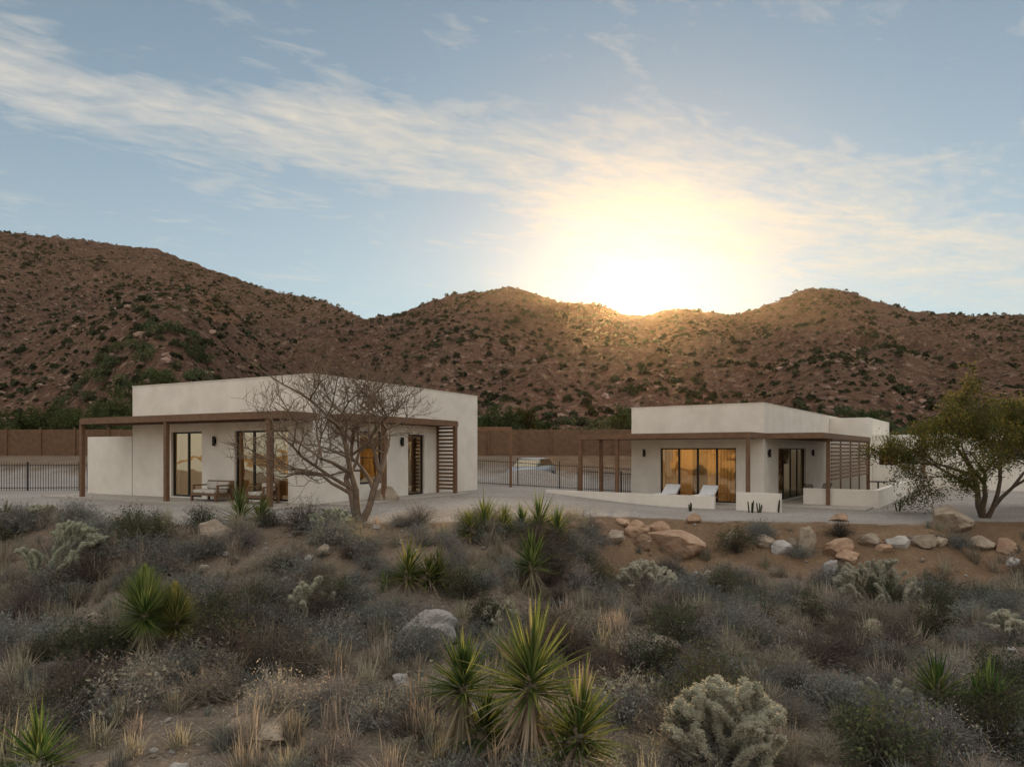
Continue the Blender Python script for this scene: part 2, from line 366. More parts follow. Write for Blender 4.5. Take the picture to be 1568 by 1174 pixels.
mb.box(-c_,.3+c_,-c_,LY+c_,H+.002,H+.03); mb.box(.3+c_+.001,LX+c_,-c_,.3+c_,H+.002,H+.03); mb.box(.3+c_+.001,LX+c_,LY-.3-c_,LY+c_,H+.002,H+.03); mb.box(LX-.3-c_,LX+c_,.3+c_+.001,LY-.31-c_,H+.002,H+.03)
mb.obj('parapet_cap',[STUCCO],B1.e)
window(B1,'y',*opsL[0],0,1,2,'sliding_door',.25); window(B1,'y',*opsL[1],0,1,3,'patio_door',.2)
window(B1,'x',*opsR[0],0,1,1,'window',.0,2); window(B1,'x',*opsR[1],0,1,1,'entry_door')
fill_lamp(B1,2.2,6.2,2.3,70); fill_lamp(B1,2.0,2.0,2.3,45)
sconce(B1,'y',B1.Y(330,0),0,2.15); sconce(B1,'x',B1.X(614,0),0,2.15)
ye1=B1.Y(135,0)
mb=MB(); mb.box(-.02,.26,LY+.022,ye1,-.4,2.37); mb.obj('privacy_wall',[STUCCO],B1.e)
pergola(B1,-1.55,-.003,-.2,B1.Y(126,-1.5)+.1,3.0,[(-1.45,B1.Y(126,-1.45)),(-1.45,B1.Y(255,-1.45)),(-1.45,B1.Y(413,-1.45))],'y','pergola')
pergola(B1,.7,B1.X(697,-.9)+.07,-1.0,-.003,3.0,[(B1.X(588,-.92),-.92),(B1.X(697,-.92),-.92)],'x','entry_canopy')
mb=MB(); xs_=B1.X(697,-.92)
for i in range(17): mb.box(xs_-.02,xs_+.02,-.85,-.03,.2+i*.155,.29+i*.155)
mb.box(xs_-.04,xs_+.04,-.10,-.02,0,2.8); mb.obj('slatted_screen',[WOOD],B1.e)
mb=MB(); mb.box(-1.8,-.003,-.3,ye1,-.3,.06); mb.box(.3,LX*.75,-1.3,-.004,-.3,.055); mb.obj('patio_slab',[CONC],B1.e)
# ---- building 2
B2=Bld('stucco_bungalow',10.4,28.2,-.5,(.583,.812)); H=4.27
LY=B2.Y(967,0); LX=16.6
op1=[(B2.Y(1127,0),B2.Y(1011,0),.08,2.42)]; op2=[(B2.X(1192,0),B2.X(1234,0),.08,2.42)]
mb=MB(); wall(mb,'y',0,LY,0,.3,H,op1); wall(mb,'x',.3,LX,0,.3,H,op2)
mb.box(.3,LX,LY-.3,LY,-.4,H); mb.box(LX-.3,LX,.3,LY-.3,-.4,H); mb.obj('walls',[STUCCO],B2.e)
mb=MB(); mb.box(.3,LX-.3,.3,LY-.3,3.75,3.95); mb.obj('roof',[CONC],B2.e)
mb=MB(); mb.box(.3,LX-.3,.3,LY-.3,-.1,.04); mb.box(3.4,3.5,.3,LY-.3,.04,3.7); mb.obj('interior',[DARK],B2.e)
mb=MB(); 
mb.box(-c_,.3+c_,-c_,LY+c_,H+.002,H+.03); mb.box(.3+c_+.001,LX+c_,-c_,.3+c_,H+.002,H+.03); mb.box(.3+c_+.001,LX+c_,LY-.3-c_,LY+c_,H+.002,H+.03)
mb.obj('parapet_cap',[STUCCO],B2.e)
window(B2,'y',*op1[0],0,1,4,'patio_door',.40); window(B2,'x',*op2[0],0,1,4,'folding_door',.0)
fill_lamp(B2,2.0,3.0,2.2,140)
sconce(B2,'y',B2.Y(987,0),0,2.2); sconce(B2,'x',B2.X(1176,0),0,2.2)
sconce(B2,'x',B2.X(1243,0),0,2.2)
mb=MB(); bx0=B2.X(1330,-2.0)
mb.box(bx0,bx0+8.5,-2.0,-.01,-.4,4.15); mb.obj('wing',[STUCCO],B2.e)
wx=14.6; wy=B2.Y(1395,wx)
mb=MB(); yw0,yw1=B2.Y(1375,wx),B2.Y(1346,wx)
wall(mb,'y',wy,-2.01,wx,wx+.3,3.2,[(yw0,yw1,1.5,2.45)]); mb.box(wx+.3,wx+6,wy,wy+.3,-.4,3.2); mb.box(wx+.3,wx+6,wy+.3,-2.02,2.9,3.05); mb.obj('side_wing',[STUCCO],B2.e)
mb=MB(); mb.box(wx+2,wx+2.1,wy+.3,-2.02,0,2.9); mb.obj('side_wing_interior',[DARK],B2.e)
window(B2,'y',yw0,yw1,1.5,2.45,wx,1,2,'side_window')
mb=MB(); mb.box(19.5,24.5,-9.4,-4.2,-.4,3.3);mb.box(19.0,19.49,-6.9,-6.6,-.4,2.3); mb.obj('annex',[STUCCO],B2.e)
sconce(B2,'y',wy+.25,wx,2.3)
a885=B2.Y(885,-2.2)
pergola(B2,-2.25,-.003,-.1,a885,3.0,[(-2.15,0),(-2.15,B2.Y(945,-2.15)),(-2.15,a885-.1),(-.2,a885-.1)],'y','pergola')
pergola(B2,0.1,12.2,-2.25,-.003,3.0,[(B2.X(1268,-2.15),-2.15),(12.1,-2.15)],'x','side_pergola')
mb=MB(); x1_=B2.X(1272,-2.15); 
for i in range(11): mb.box(x1_+.1,11.95,-2.17,-2.13,1.05+i*.165,1.15+i*.165)
for i in range(5): mb.box(x1_+(12-x1_)*i/4-.03+.05,x1_+(12-x1_)*i/4+.03+.05,-2.12,-2.06,0,2.8)
mb.obj('slatted_screen',[WOOD],B2.e)
mb=MB(); yA=B2.Y(1095,-2.35); yB=B2.Y(838,-2.35); mb.box(-2.5,-2.3,yA,yB,-.4,.5); mb.obj('patio_wall',[STUCCO],B2.e)
mb=MB(); mb.box(-2.5,-2.3,-1.3,.35,-.4,.7); mb.obj('patio_wall_corner',[STUCCO],B2.e)
mb=MB(); mb.box(1.75,1.95,-4.0,B2.Y(1230,1.75),-.4,.72); mb.box(1.951,11.5,-4.0,-3.8,-.4,.72); mb.obj('courtyard_wall',[STUCCO],B2.e)
mb=MB(); mb.box(-2.29,-.004,.1,yB,-.3,.05); mb.box(0,11.5,-3.79,-.004,-.3,.048); mb.obj('patio_slab',[CONC],B2.e)
mb=MB(); mb.box(P(1440,43),P(1700,43),43,43.25,-.9,1.55); mb.box(P(1440,43)-.05,P(1700,43),42.96,43.29,1.553,1.62); mb.obj('garden_wall',[STUCCO])
# ---------------------------------------------------------------- fences
def board_fence(x0,x1,y,zb,zt,name='board_fence'):
    e=empty(name,(x0,y,0)); L=x1-x0; mb=MB()
    nb=int((zt-zb)/.155)
    n=max(1,round(L/2.4))
    for j in range(n):
        for i in range(nb):
            mb.box(L*j/n+.004,L*(j+1)/n-.004,-.012,.012,zb+i*.155+U(-.003,.003),zb+i*.155+.142)
    mb.obj('boards',[FENCEW],e)
    mb=MB()
    for i in range(n+1): mb.box(L*i/n-.05,L*i/n+.05,-.11,-.013,zb-.5,zt+.03)
    mb.obj('posts',[FENCEW],e)
def metal_fence(x0,y0,x1,y1,h,name='metal_fence'):
    e=empty(name,(x0,y0,0),math.atan2(y1-y0,x1-x0)); L=math.hypot(x1-x0,y1-y0); mb=MB(); n=int(L/.11)
    for i in range(n+1):
        t=i/n; z=hz(x0+(x1-x0)*t,y0+(y1-y0)*t); c=L*t
        w=.03 if i%20==0 else .009
        mb.box(c-w,c+w,-w,w,z-.2,z+h+(.05 if w>.02 else 0))
    mb.obj('pickets',[METAL],e); mb=MB(); 
    for q in(.12,h-.12): 
        z=hz(x0,y0); z1=hz(x1,y1)
        mb.add([(0,-.018,z+q),(0,.018,z+q),(0,.018,z+q+.03),(0,-.018,z+q+.03),(L,-.018,z1+q),(L,.018,z1+q),(L,.018,z1+q+.03),(L,-.018,z1+q+.03)],[(0,1,2,3),(4,7,6,5),(0,4,5,1),(2,6,7,3),(1,5,6,2),(0,3,7,4)])
    mb.obj('rails',[METAL],e)
board_fence(-42,-22,50,1.2,3.45); board_fence(-22,-16,50.3,1.2,3.3); board_fence(-4,12,50,1.2,3.45); 
board_fence(30,46,56,.0,2.4)
metal_fence(-24,30.5,-17.2,31.2,1.25); metal_fence(-1.9,36,6.6,36.2,1.4); metal_fence(3.2,33,6.0,33.6,1.2)
e=empty('arbor',(0,0,0)); mb=MB()
for yq in(34.2,36.5):
    mb.box(P(700,yq),P(784,yq),yq-.06,yq+.06,2.8,3.0); mb.box(P(782,yq)-.07,P(782,yq)+.07,yq-.07,yq+.07,-.3,2.795)
for i in range(5): mb.box(-3+i*.6,-2.94+i*.6,34.3,36.4,2.82,2.95)
mb.obj('timber_frame',[WOOD],e)
# ---------------------------------------------------------------- furniture
def lounger(loc,rz):
    e=empty('sun_lounger',loc,rz); mb=MB()
    for x_ in(-.3,.3):
        mb.box(x_-.03,x_+.03,-.95,.95,.26,.32)
        for y_ in(-.85,.4): mb.box(x_-.028,x_+.028,y_-.03,y_+.03,0,.258)
    mb.obj('frame',[WOOD],e); mb=MB(); mb.box(-.32,.32,-.95,.3,.325,.42)
    mb.add([(-.32,.3,.325),(.32,.3,.325),(.32,.3,.43),(-.32,.3,.43),(-.32,.85,.68),(.32,.85,.68),(.32,.8,.78),(-.32,.8,.78)],[(0,1,2,3),(4,7,6,5),(0,4,5,1),(2,6,7,3),(1,5,6,2),(0,3,7,4)])
    mb.obj('cushion',[CUSH],e)
def onB(B,x,y,z=.06): w=B.W(x,y); return (w[0],w[1],B.z+z)
rz2=math.atan2(.812,.583)
for px in(1020,1078): lounger(onB(B2,-1.3,B2.Y(px,-1.3)),rz2+math.pi/2+math.pi)
def sofa(loc,rz,w=1.5,name='outdoor_sofa'):
    e=empty(name,loc,rz); mb=MB(); 
    mb.box(-w/2,w/2,-.38,.38,.2,.27)
    for x_ in(-w/2+.04,w/2-.04):
        for y_ in(-.34,.34): mb.box(x_-.035,x_+.035,y_-.035,y_+.035,0,.198)
        mb.box(x_-.04,x_+.04,-.3,.38,.52,.57); mb.box(x_-.03,x_+.03,-.3,-.24,.272,.518)
    mb.box(-w/2,w/2,.33,.38,.272,.7); mb.obj('frame',[WOOD],e)
    mb=MB(); n=max(1,round(w/.7))
    for i in range(n):
        a=-w/2+.09+(w-.18)*i/n; b_=a+(w-.18)/n-.02
        mb.box(a,b_,-.36,.2,.275,.40); mb.box(a,b_,.2,.325,.41,.66)
    o_=mb.obj('cushions',[CUSH2],e); bv=o_.modifiers.new('b','BEVEL'); bv.width=.035; bv.segments=2
rz1=math.atan2(.883,.47)
sofa(onB(B1,-.55,B1.Y(325,-.55),.06),rz1-math.pi/2,1.3); sofa(onB(B1,-.6,B1.Y(402,-.6),.06),rz1-math.pi/2,.75,'patio_armchair')
def chair(loc,rz):
    e=empty('patio_chair',loc,rz); mb=MB()
    for x_ in(-.22,.22):
        mb.tube([(x_,-.25,0),(x_,.2,.8)],[.015,.015]); mb.tube([(x_,.28,0),(x_,-.22,.5)],[.015,.015])
    for i in range(6): mb.box(-.22,.22,-.2+i*.07,-.15+i*.07,.42,.435)
    for i in range(4): mb.box(-.22,.22,.12+i*.022,.135+i*.022,.56+i*.065,.6+i*.065)
    mb.obj('frame',[METAL],e)
chair(onB(B2,3.0,-1.2,.05),rz2+1); chair(onB(B2,4.3,-1.5,.05),rz2+2.5)
e=empty('patio_table',onB(B2,9.2,-3.0,.05)); mb=MB(); mb.tube([(0,0,.7),(0,0,.74)],[.45,.45],20); mb.tube([(0,0,0),(0,0,.7)],[.04,.04],8); mb.tube([(0,0,0),(0,0,.03)],[.25,.25],16); mb.obj('top_and_pedestal',[METAL],e)
# parked car (mostly behind the earth berm)
PAINT=surf('silver_paint',(.30,.31,.32),(.33,.34,.35),2,.3,0,spec=.6,metal=.4); TYRE=surf('tyre_rubber',(.02,.02,.02),(.03,.03,.03),5,.8,0)
e=empty('parked_car',(P(815,42.3),42.3,hz(P(815,41.8),41.8)),math.radians(68))
def loft(mb,secs,mat=0):
    n=len(secs[0]); vs=[p for s in secs for p in s]
    fs=[(i*n+j,i*n+(j+1)%n,(i+1)*n+(j+1)%n,(i+1)*n+j) for i in range(len(secs)-1) for j in range(n)]
    fs+=[tuple(range(n))[::-1],tuple((len(secs)-1)*n+j for j in range(n))]; mb.add(vs,fs,mat)
def sec(x,w,z0,z1): return [(x,-w,z0),(x,w,z0),(x,w*1.02,(z0+z1)/2),(x,w*.93,z1),(x,-w*.93,z1),(x,-w*1.02,(z0+z1)/2)]
mb=MB(); loft(mb,[sec(-2.25,.75,.35,.6),sec(-2.15,.84,.25,.78),sec(-1.3,.88,.22,.95),sec(.9,.88,.22,.98),sec(2.1,.85,.25,.98),sec(2.2,.8,.35,.85)]); o_=mb.obj('body',[PAINT],e,smooth=True)
mb=MB(); loft(mb,[sec(-1.35,.76,.93,.96),sec(-.55,.72,.93,1.40),sec(1.3,.70,.95,1.42),sec(2.0,.72,.95,1.0)]); mb.obj('windows',[GLASS],e)
mb=MB(); loft(mb,[sec(-.6,.67,1.36,1.43),sec(.2,.68,1.36,1.47),sec(1.35,.65,1.36,1.44)]); mb.obj('car_roof',[PAINT],e,smooth=True)
mb=MB()
for x_ in(-1.4,1.35):
    for y_ in(-.8,.8): mb.tube([(x_,y_-.1,.32),(x_,y_+.1,.32)],[.32,.32],20)
mb.obj('wheels',[TYRE],e)
# ---------------------------------------------------------------- plants
G1=leafmat('yucca_green',(.06,.095,.026),(.12,.16,.045),.45); G2=leafmat('yucca_yellow_green',(.16,.18,.055),(.31,.30,.10),.5)
DEAD=leafmat('dead_yucca_leaf',(.20,.155,.11),(.36,.29,.21),.3)
SAGE=leafmat('sage_leaf',(.11,.118,.098),(.25,.258,.222),.35); OLIVE=leafmat('olive_leaf',(.05,.06,.03),(.115,.125,.062),.35)
TAN=leafmat('dry_twig',(.22,.185,.135),(.46,.40,.30),.45); GREYB=leafmat('grey_twig',(.13,.123,.112),(.27,.255,.235),.3)
BRN=leafmat('brown_twig',(.07,.056,.045),(.135,.11,.09),.3)
HB=leafmat('hill_shrub',(.03,.036,.02),(.065,.068,.036),.2,rand=.4,hv=.03); HB2=leafmat('hill_dry_shrub',(.14,.105,.07),(.24,.185,.13),.3,rand=.35)
SPN=leafmat('cholla_spines',(.48,.46,.33),(.70,.67,.52),.5,rand=.12); CHB=leafmat('cholla_stem',(.17,.172,.12),(.25,.25,.185),.0,rand=.12)
def bush(sd,stems,leaves,w=.5,h=.5,lsz=.03,mats=(0,1),sw=.007):
    random.seed(sd); mb=MB()
    for i in range(stems):
        a=R()*6.283; e=math.asin(R()**.8); r=U(.5,1.08)**.7
        lob=1+.28*math.sin(a*3+sd)+.18*math.sin(a*5+sd*2)
        d=Vector((math.cos(a)*math.cos(e)*w*lob,math.sin(a)*math.cos(e)*w*lob,math.sin(e)*h*U(.75,1.2)))*r
        p0=Vector((U(-.08,.08)*w*2,U(-.08,.08)*w*2,0)); mid=d*.5+Vector((U(-.06,.06),U(-.06,.06),.05+U(-.03,.05)))
        side=Vector((U(-1,1),U(-1,1),U(-1,1))).normalized()*sw*.5
        mb.add([p0-side*1.6,p0+side*1.6,mid+side,mid-side,d],[(0,1,2,3),(3,2,4)],mats[0])
        for k in range(2):
            b=mid.lerp(d,R()); t=b+(d-mid).length*.5*Vector((U(-1,1),U(-1,1),U(-.3,1)))
            mb.add([b-side*.7,b+side*.7,t],[(0,1,2)],mats[0])
        for k in range(leaves):
            q=mid.lerp(d,U(.1,1.05))+Vector((U(-1,1),U(-1,1),U(-1,1)))*.045
            if q.z<.005:q.z=.005+R()*.03
            mb.leaf(q,lsz*U(.6,1.3),mats[1])
    return mb
def tuft(sd,n=90,L=.42,mat=0):
    random.seed(sd); mb=MB()
    for i in range(n):
        a=R()*6.283; e=U(.15,1.0)**.7; l=L*U(.5,1.15)
        mb.blade((U(-.07,.07),U(-.07,.07),0),(math.cos(a)*(1-e)*.9,math.sin(a)*(1-e)*.9,e),l,.011,U(.0,.35),mat,2)
    return mb
ME={}
ME['sage1']=bush(1,230,7,.5,.48,.034).mesh('sagebrush',[GREYB,SAGE]); ME['sage2']=bush(2,210,7,.55,.42,.034).mesh('sagebrush',[GREYB,SAGE])
ME['dry1']=bush(3,330,2,.5,.45,.026).mesh('dry_brush',[TAN,GREYB]); ME['dry2']=bush(4,330,2,.5,.5,.026).mesh('dry_brush',[GREYB,TAN])
ME['brn']=bush(5,330,3,.5,.55,.026).mesh('brown_brush',[BRN,BRN]); ME['olv']=bush(6,230,8,.5,.6,.034).mesh('creosote',[BRN,OLIVE])
ME['t1']=tuft(11).mesh('grass_tuft',[TAN]); ME['t2']=tuft(12,100,.34).mesh('grass_tuft',[TAN]); ME['t3']=tuft(13,80,.36).mesh('grass_tuft',[SAGE])
def stone(sd,n=2):
    mb=MB(); sph(mb,(0,0,.12),.5,n,0,.45,sd,(1,.8,.6),5); return mb
def field(n,y0,y1,seed,kmax=1.0,dens=None,xr=None):
    rs=np.random.RandomState(seed); Y=np.sqrt(rs.rand(n*3)*(y1**2-max(y0,0)**2)+max(y0,0)**2); X=(rs.rand(n*3)*2-1)*kmax*Y
    ok=np.ones(len(X),bool)
    ye,bw=zones(X,Y); ok&=(Y<ye-.25)
    if dens is not None: ok&=(fbm(X*.5+seed,Y*.5,3,seed)>dens)
    ok&=~((X>2)&(Y>ye-bw*.9)&(rs.rand(len(X))<.88))
    X=X[ok][:n];Y=Y[ok][:n]; return X,Y,rs
cfg=[('sagebrush','sage1',135,.6,1.6,.40),('sagebrush','sage2',120,.6,1.5,.45),('dry_brush','dry1',120,.6,1.5,.42),('dry_brush','dry2',120,.6,1.5,.42),('brown_brush','brn',95,.6,1.6,.47),('creosote_bush','olv',65,.7,1.6,.47),
     ('dry_grass','t1',520,.8,1.8,.45),('dry_grass','t2',520,.7,1.5,.40),('green_grass','t3',340,.5,1.2,.44)]
for i,(nm,mk,n,s0,s1,dn) in enumerate(cfg):
    X,Y,rs=field(n,5.2,21.5,100+i,1.0,dn); s=s0+(s1-s0)*rs.rand(len(X))
    ok=~((Y<6.8)&(s>.95)); scatter(nm,ME[mk],X[ok],Y[ok],s[ok],dz=-.03,childname=nm+'_plant')
for i,(mt,n,s0,s1) in enumerate([(ROCK,1500,.03,.11),(ROCKR,1300,.03,.12),(ROCKG,1100,.03,.13),(ROCK,90,.2,.5),(ROCKG,60,.2,.45)]):
    st=stone(200+i,2).mesh('stone',[mt],smooth=False); X,Y,rs=field(n,4,22,300+i,1.0,.42); s=s0+(s1-s0)*rs.rand(len(X))**2.5
    scatter('loose_stones',st,X,Y,s,.3,childname='stone')
def hillpts(n,seed,y0=62,y1=400,den=0):
    rs=np.random.RandomState(seed); Y=np.sqrt(rs.rand(n)*(y1**2-y0**2)+y0**2); X=(rs.rand(n)*2-1)*.95*Y
    k=X/Y; ok=(Y<ridgeY(k)+4)&~((np.abs(k-.182)<.03)&(Y>ridgeY(k)-18))
    if den: ok&=(fbm(X*.03,Y*.03,3,seed)>den)
    return X[ok],Y[ok],rs
def blob(sd,n,w,h,ls):
    random.seed(sd); mb=MB()
    for i in range(n):
        a=R()*6.283; r=R()**.5*w; z=h*(1-(r/w)**2)**.5*U(.3,1); mb.leaf((math.cos(a)*r,math.sin(a)*r,z),ls*U(.6,1.3),0,.7)
    return mb
for i,(mt,n,s0,s1,y0) in enumerate([(HB,13000,.6,2.3,60),(HB,10000,.4,1.3,60),(HB2,9000,.5,1.3,56)]):
    X,Y,rs=hillpts(n,400+i,y0,400,.34 if i<2 else 0); s=s0+(s1-s0)*rs.rand(len(X))**2.2
    scatter('hill_scrub',blob(40+i,36,.6,.62,.42).mesh('shrub',[mt]),X,Y,s,childname='shrub')
X,Y,rs=hillpts(11000,450,58,400,.3); s=.4+1.7*rs.rand(len(X))**4
scatter('hill_rocks',stone(77,1).mesh('rock',[HROCK]),X,Y,s,.3,childname='rock')
X,Y,rs=hillpts(1100,470,53,110); s=.9+1.7*rs.rand(len(X))
scatter('hill_scrub',blob(49,200,.6,.8,.16).mesh('shrub',[OLIVE]),X,Y,s,childname='shrub')
# yuccas
def yucca(px,py,rpx,hpx,n=150,dead=60,nm='yucca_plant',heads=1,seed=0,bw=.045,yy=None):
    random.seed(900+seed); gx,gy,gz=ground_at(px,py) if yy is None else (P(px,yy),yy,hz(P(px,yy),yy))
    L=rpx*gy/F; hh=hpx*gy/F; mb=MB()
    for hd in range(heads):
        ox=0 if hd==0 else U(.35,.7)*L*(1 if hd%2 else -1); oy=U(-.3,.3)*L if heads>1 else 0; th=hh*(1 if hd==0 else U(.45,.9)); LL=L*(1 if hd==0 else U(.65,.85))
        lean=Vector((U(-.15,.15)+ox*.35/L,U(-.15,.15),0))
        top=Vector((ox,oy,th)); mb.tube([(ox*.5,oy*.5,-.1),(ox*.9,oy*.9,th*.6),top],[.09*L+.02,.08*L+.02,.05*L+.02],8,2)
        for i in range(n):
            a=R()*6.283; t=((i+.5)/n)**.9; z=math.cos(t*1.6+.05+U(-.15,.15)); q=math.sqrt(max(0,1-min(abs(z),1)**2))
            d=(Vector((math.cos(a)*q,math.sin(a)*q,z))+lean).normalized(); l=LL*U(.55,1.1)*(1-.12*t)
            mb.blade(top-Vector((0,0,t*.25*L)),d,l,bw*U(.75,1.1)*(L/.7 if L<.7 else 1),U(-.03,.16)*(1+t),0 if R()<.58 else 1 if R()<.9 else 2,3,.5)
        for i in range(dead):
            a=R()*6.283; z0=th*U(.35,1)-.1*L; d=Vector((math.cos(a),math.sin(a),U(-1.8,-.1))); mb.blade((ox,oy,z0),d,L*U(.45,.8),bw*.8,U(.1,.5),2,3)
    mb.obj(nm,[G1,G2,DEAD],None,loc=(gx,gy,gz),rot=(U(-.05,.05),U(-.05,.05),U(-.4,.4)))
Yc=[(700,1180,95,125,160,110,2),(805,1190,130,150,210,140,2),(870,1190,75,35,90,40,1),(815,905,64,45,150,70,1),(745,822,56,22,120,30,3),(825,818,55,20,120,30,3),
(622,890,62,20,130,25,2),(672,895,55,15,110,20,1),(365,797,62,10,110,10,2),(60,1215,95,30,130,30,1),(1440,1100,80,40,120,30,2),(1515,1110,85,30,120,30,1),(8,810,30,20,70,10,1),(590,905,30,10,50,5,1)]
for i,(a,b,r,h,n,dd,hds) in enumerate(Yc):
    if b>1165: yucca(a,b,r,h,n,dd,seed=i,heads=hds,yy=(7.3 if a>300 else 7.0))
    else: yucca(a,b,r,h,n,dd,seed=i,heads=hds)
def nolina(px,py,r,h,seed):
    random.seed(seed); gx,gy,gz=ground_at(px,py); L=r*gy/F; th=h*gy/F; mb=MB(); mb.tube([(0,0,-.1),(0,0,th)],[.07,.06],8,2)
    for i in range(1100):
        a=R()*6.283; t=R(); z=math.cos(t*2.1); q=math.sin(t*2.1); z=z*1.3+.2
        mb.blade((0,0,th-.15*t),(math.cos(a)*q,math.sin(a)*q,z),L*U(.85,1.0)*(1+.3*max(0,z)),.018,.02,0 if R()<.35 else 1,2)
    for i in range(240):
        a=R()*6.283; mb.blade((0,0,th*U(.5,1)-.1),(math.cos(a)*.6,math.sin(a)*.6,U(-1.6,-.4)),L*U(.5,.9),.018,.2,2,2)
    mb.obj('nolina_plant',[G1,G2,DEAD],None,loc=(gx,gy,gz))
nolina(222,1022,52,88,1); nolina(268,1015,42,70,2)
# cholla: chunky jointed stems covered with pale spines
def cholla(px,py,wpx,hpx,seed,yy=None):
    random.seed(seed); gx,gy,gz=ground_at(px,py) if yy is None else (P(px,yy),yy,hz(P(px,yy),yy)); W=wpx*gy/F*.5; H_=hpx*gy/F; mb=MB()
    u=max(.10,min(.15,H_*.2)); cnt=[0]
    def seg(p,q,r):
        d=(q-p); l=d.length; d=d/l
        mb.tube([p,p+d*l*.15,p+d*l*.5,p+d*l*.85,q],[r*.55,r*.95,r*1.05,r*.95,r*.4],8,0)
        a_=d.orthogonal().normalized(); b_=d.cross(a_)
        for i in range(80):
            t=R()*1.02; an=R()*6.283; o_=(a_*math.cos(an)+b_*math.sin(an)); c=p+d*l*t+o_*r*(.9 if t<.9 else .4)
            dd=(o_*1.2+d*(.8 if t>.9 else .1)+Vector((U(-.5,.5),U(-.5,.5),U(-.5,.5)))).normalized()*u*.2; sd=dd.orthogonal().normalized()*u*.024
            mb.add([c-sd,c+sd,c+dd],[(0,1,2)],1)
    def grow(p,d,lv):
        if cnt[0]>int(160+W*260): return
        cnt[0]+=1
        l=u*U(.8,1.2); r=u*U(.23,.29); q=p+d*l
        seg(p,q,r)
        rad=math.hypot(q.x,q.y)/W
        if lv<=0 or q.z>H_*(1-.45*rad*rad) or rad>1: return
        for k in range(2 if R()<.75 else 1):
            nd=(d*.9+Vector((q.x,q.y,0))*.5/W+Vector((U(-1,1),U(-1,1),U(-.1,1.0)))*.8).normalized(); grow(q-d*r*.3,nd,lv-1)
    nb=max(5,int(W*18))
    for i in range(nb):
        a=6.283*i/nb+R(); rr=U(.1,.8)*W; cnt[0]=max(0,cnt[0]-6); grow(Vector((math.cos(a)*rr,math.sin(a)*rr,-.03)),Vector((math.cos(a)*.4*U(0,1),math.sin(a)*.4*U(0,1),1)).normalized(),int(H_/u)+1)
    mb.obj('cholla_cactus',[CHB,SPN],None,loc=(gx,gy,gz))
cholla(1120,1200,185,145,21,yy=7.2); cholla(80,885,135,85,22); cholla(480,955,62,66,23); cholla(990,915,90,50,24); cholla(1350,935,130,75,25); cholla(1545,985,60,50,26); cholla(505,812,60,35,27); cholla(765,960,50,40,28); cholla(1350,1080,70,40,29); cholla(60,800,60,25,30)
# boulders
BL=[(325,835,54,36,0),(648,985,92,50,2),(1040,845,84,40,1),(972,822,42,26,1),(915,818,36,22,1),(940,832,34,20,0),(985,840,34,20,1),(1008,818,38,24,1),(1125,835,32,24,0),(1172,838,32,20,0),(1197,846,34,20,2),(1238,848,32,44,0),(1285,850,44,28,1),(1335,836,34,22,0),(1380,838,36,16,2),(1415,836,38,22,0),(1462,812,64,38,0),(1290,798,30,12,1),(1272,895,26,50,2),(1087,900,30,30,0),(880,815,30,18,1),(895,845,26,16,0),(1062,800,26,14,1),(1440,835,24,14,0),(1505,840,40,20,0),(1545,845,40,22,1),(870,885,40,14,1),(590,768,38,24,0),(1355,845,24,14,1),(1215,840,22,16,0),(955,806,26,14,1),(1010,1000,60,26,0),(490,1020,50,16,2),(180,800,24,10,0),(1300,860,36,18,1),(1145,825,22,14,1),(320,1035,110,34,0),(400,1130,120,26,0),(1180,1150,60,24,2),(620,1075,60,28,0),(1020,1090,60,20,0)]
for i,(px,py,w,h,t) in enumerate(BL):
    gx,gy,gz=ground_at(px,py); random.seed(i); mb=MB(); r=.5*w*gy/F; hh=h*gy/F
    sph(mb,(0,0,0),1,4,0,.28,i+3,(r*1.1,r*U(.7,1),hh*.66),9); 
    o_=mb.obj('boulder',[[ROCK,ROCKR,ROCKG][t]],None,smooth=False,loc=(gx,gy+r*.3,gz+hh*.30),rot=(0,0,U(-.3,.3)))
for i,(px,h) in enumerate([(1150,.6),(1162,.45),(1190,.5),(1058,.35),(1375,.4)]):
    y_=26.0 if px<1100 or px>1300 else 25.4; x_=P(px,y_); mb=MB()
    for k in range(3+i%2):
        ox=U(-.1,.1); hk=h*U(.6,1); mb.tube([(ox*.6,U(-.05,.05),-.05),(ox,0,hk*.5),(ox*1.2,0,hk*.9),(ox*1.2,0,hk)],[.022,.026,.022,.008],8)
    mb.obj('columnar_cactus',[HB],None,loc=(x_,y_,hz(x_,y_)))
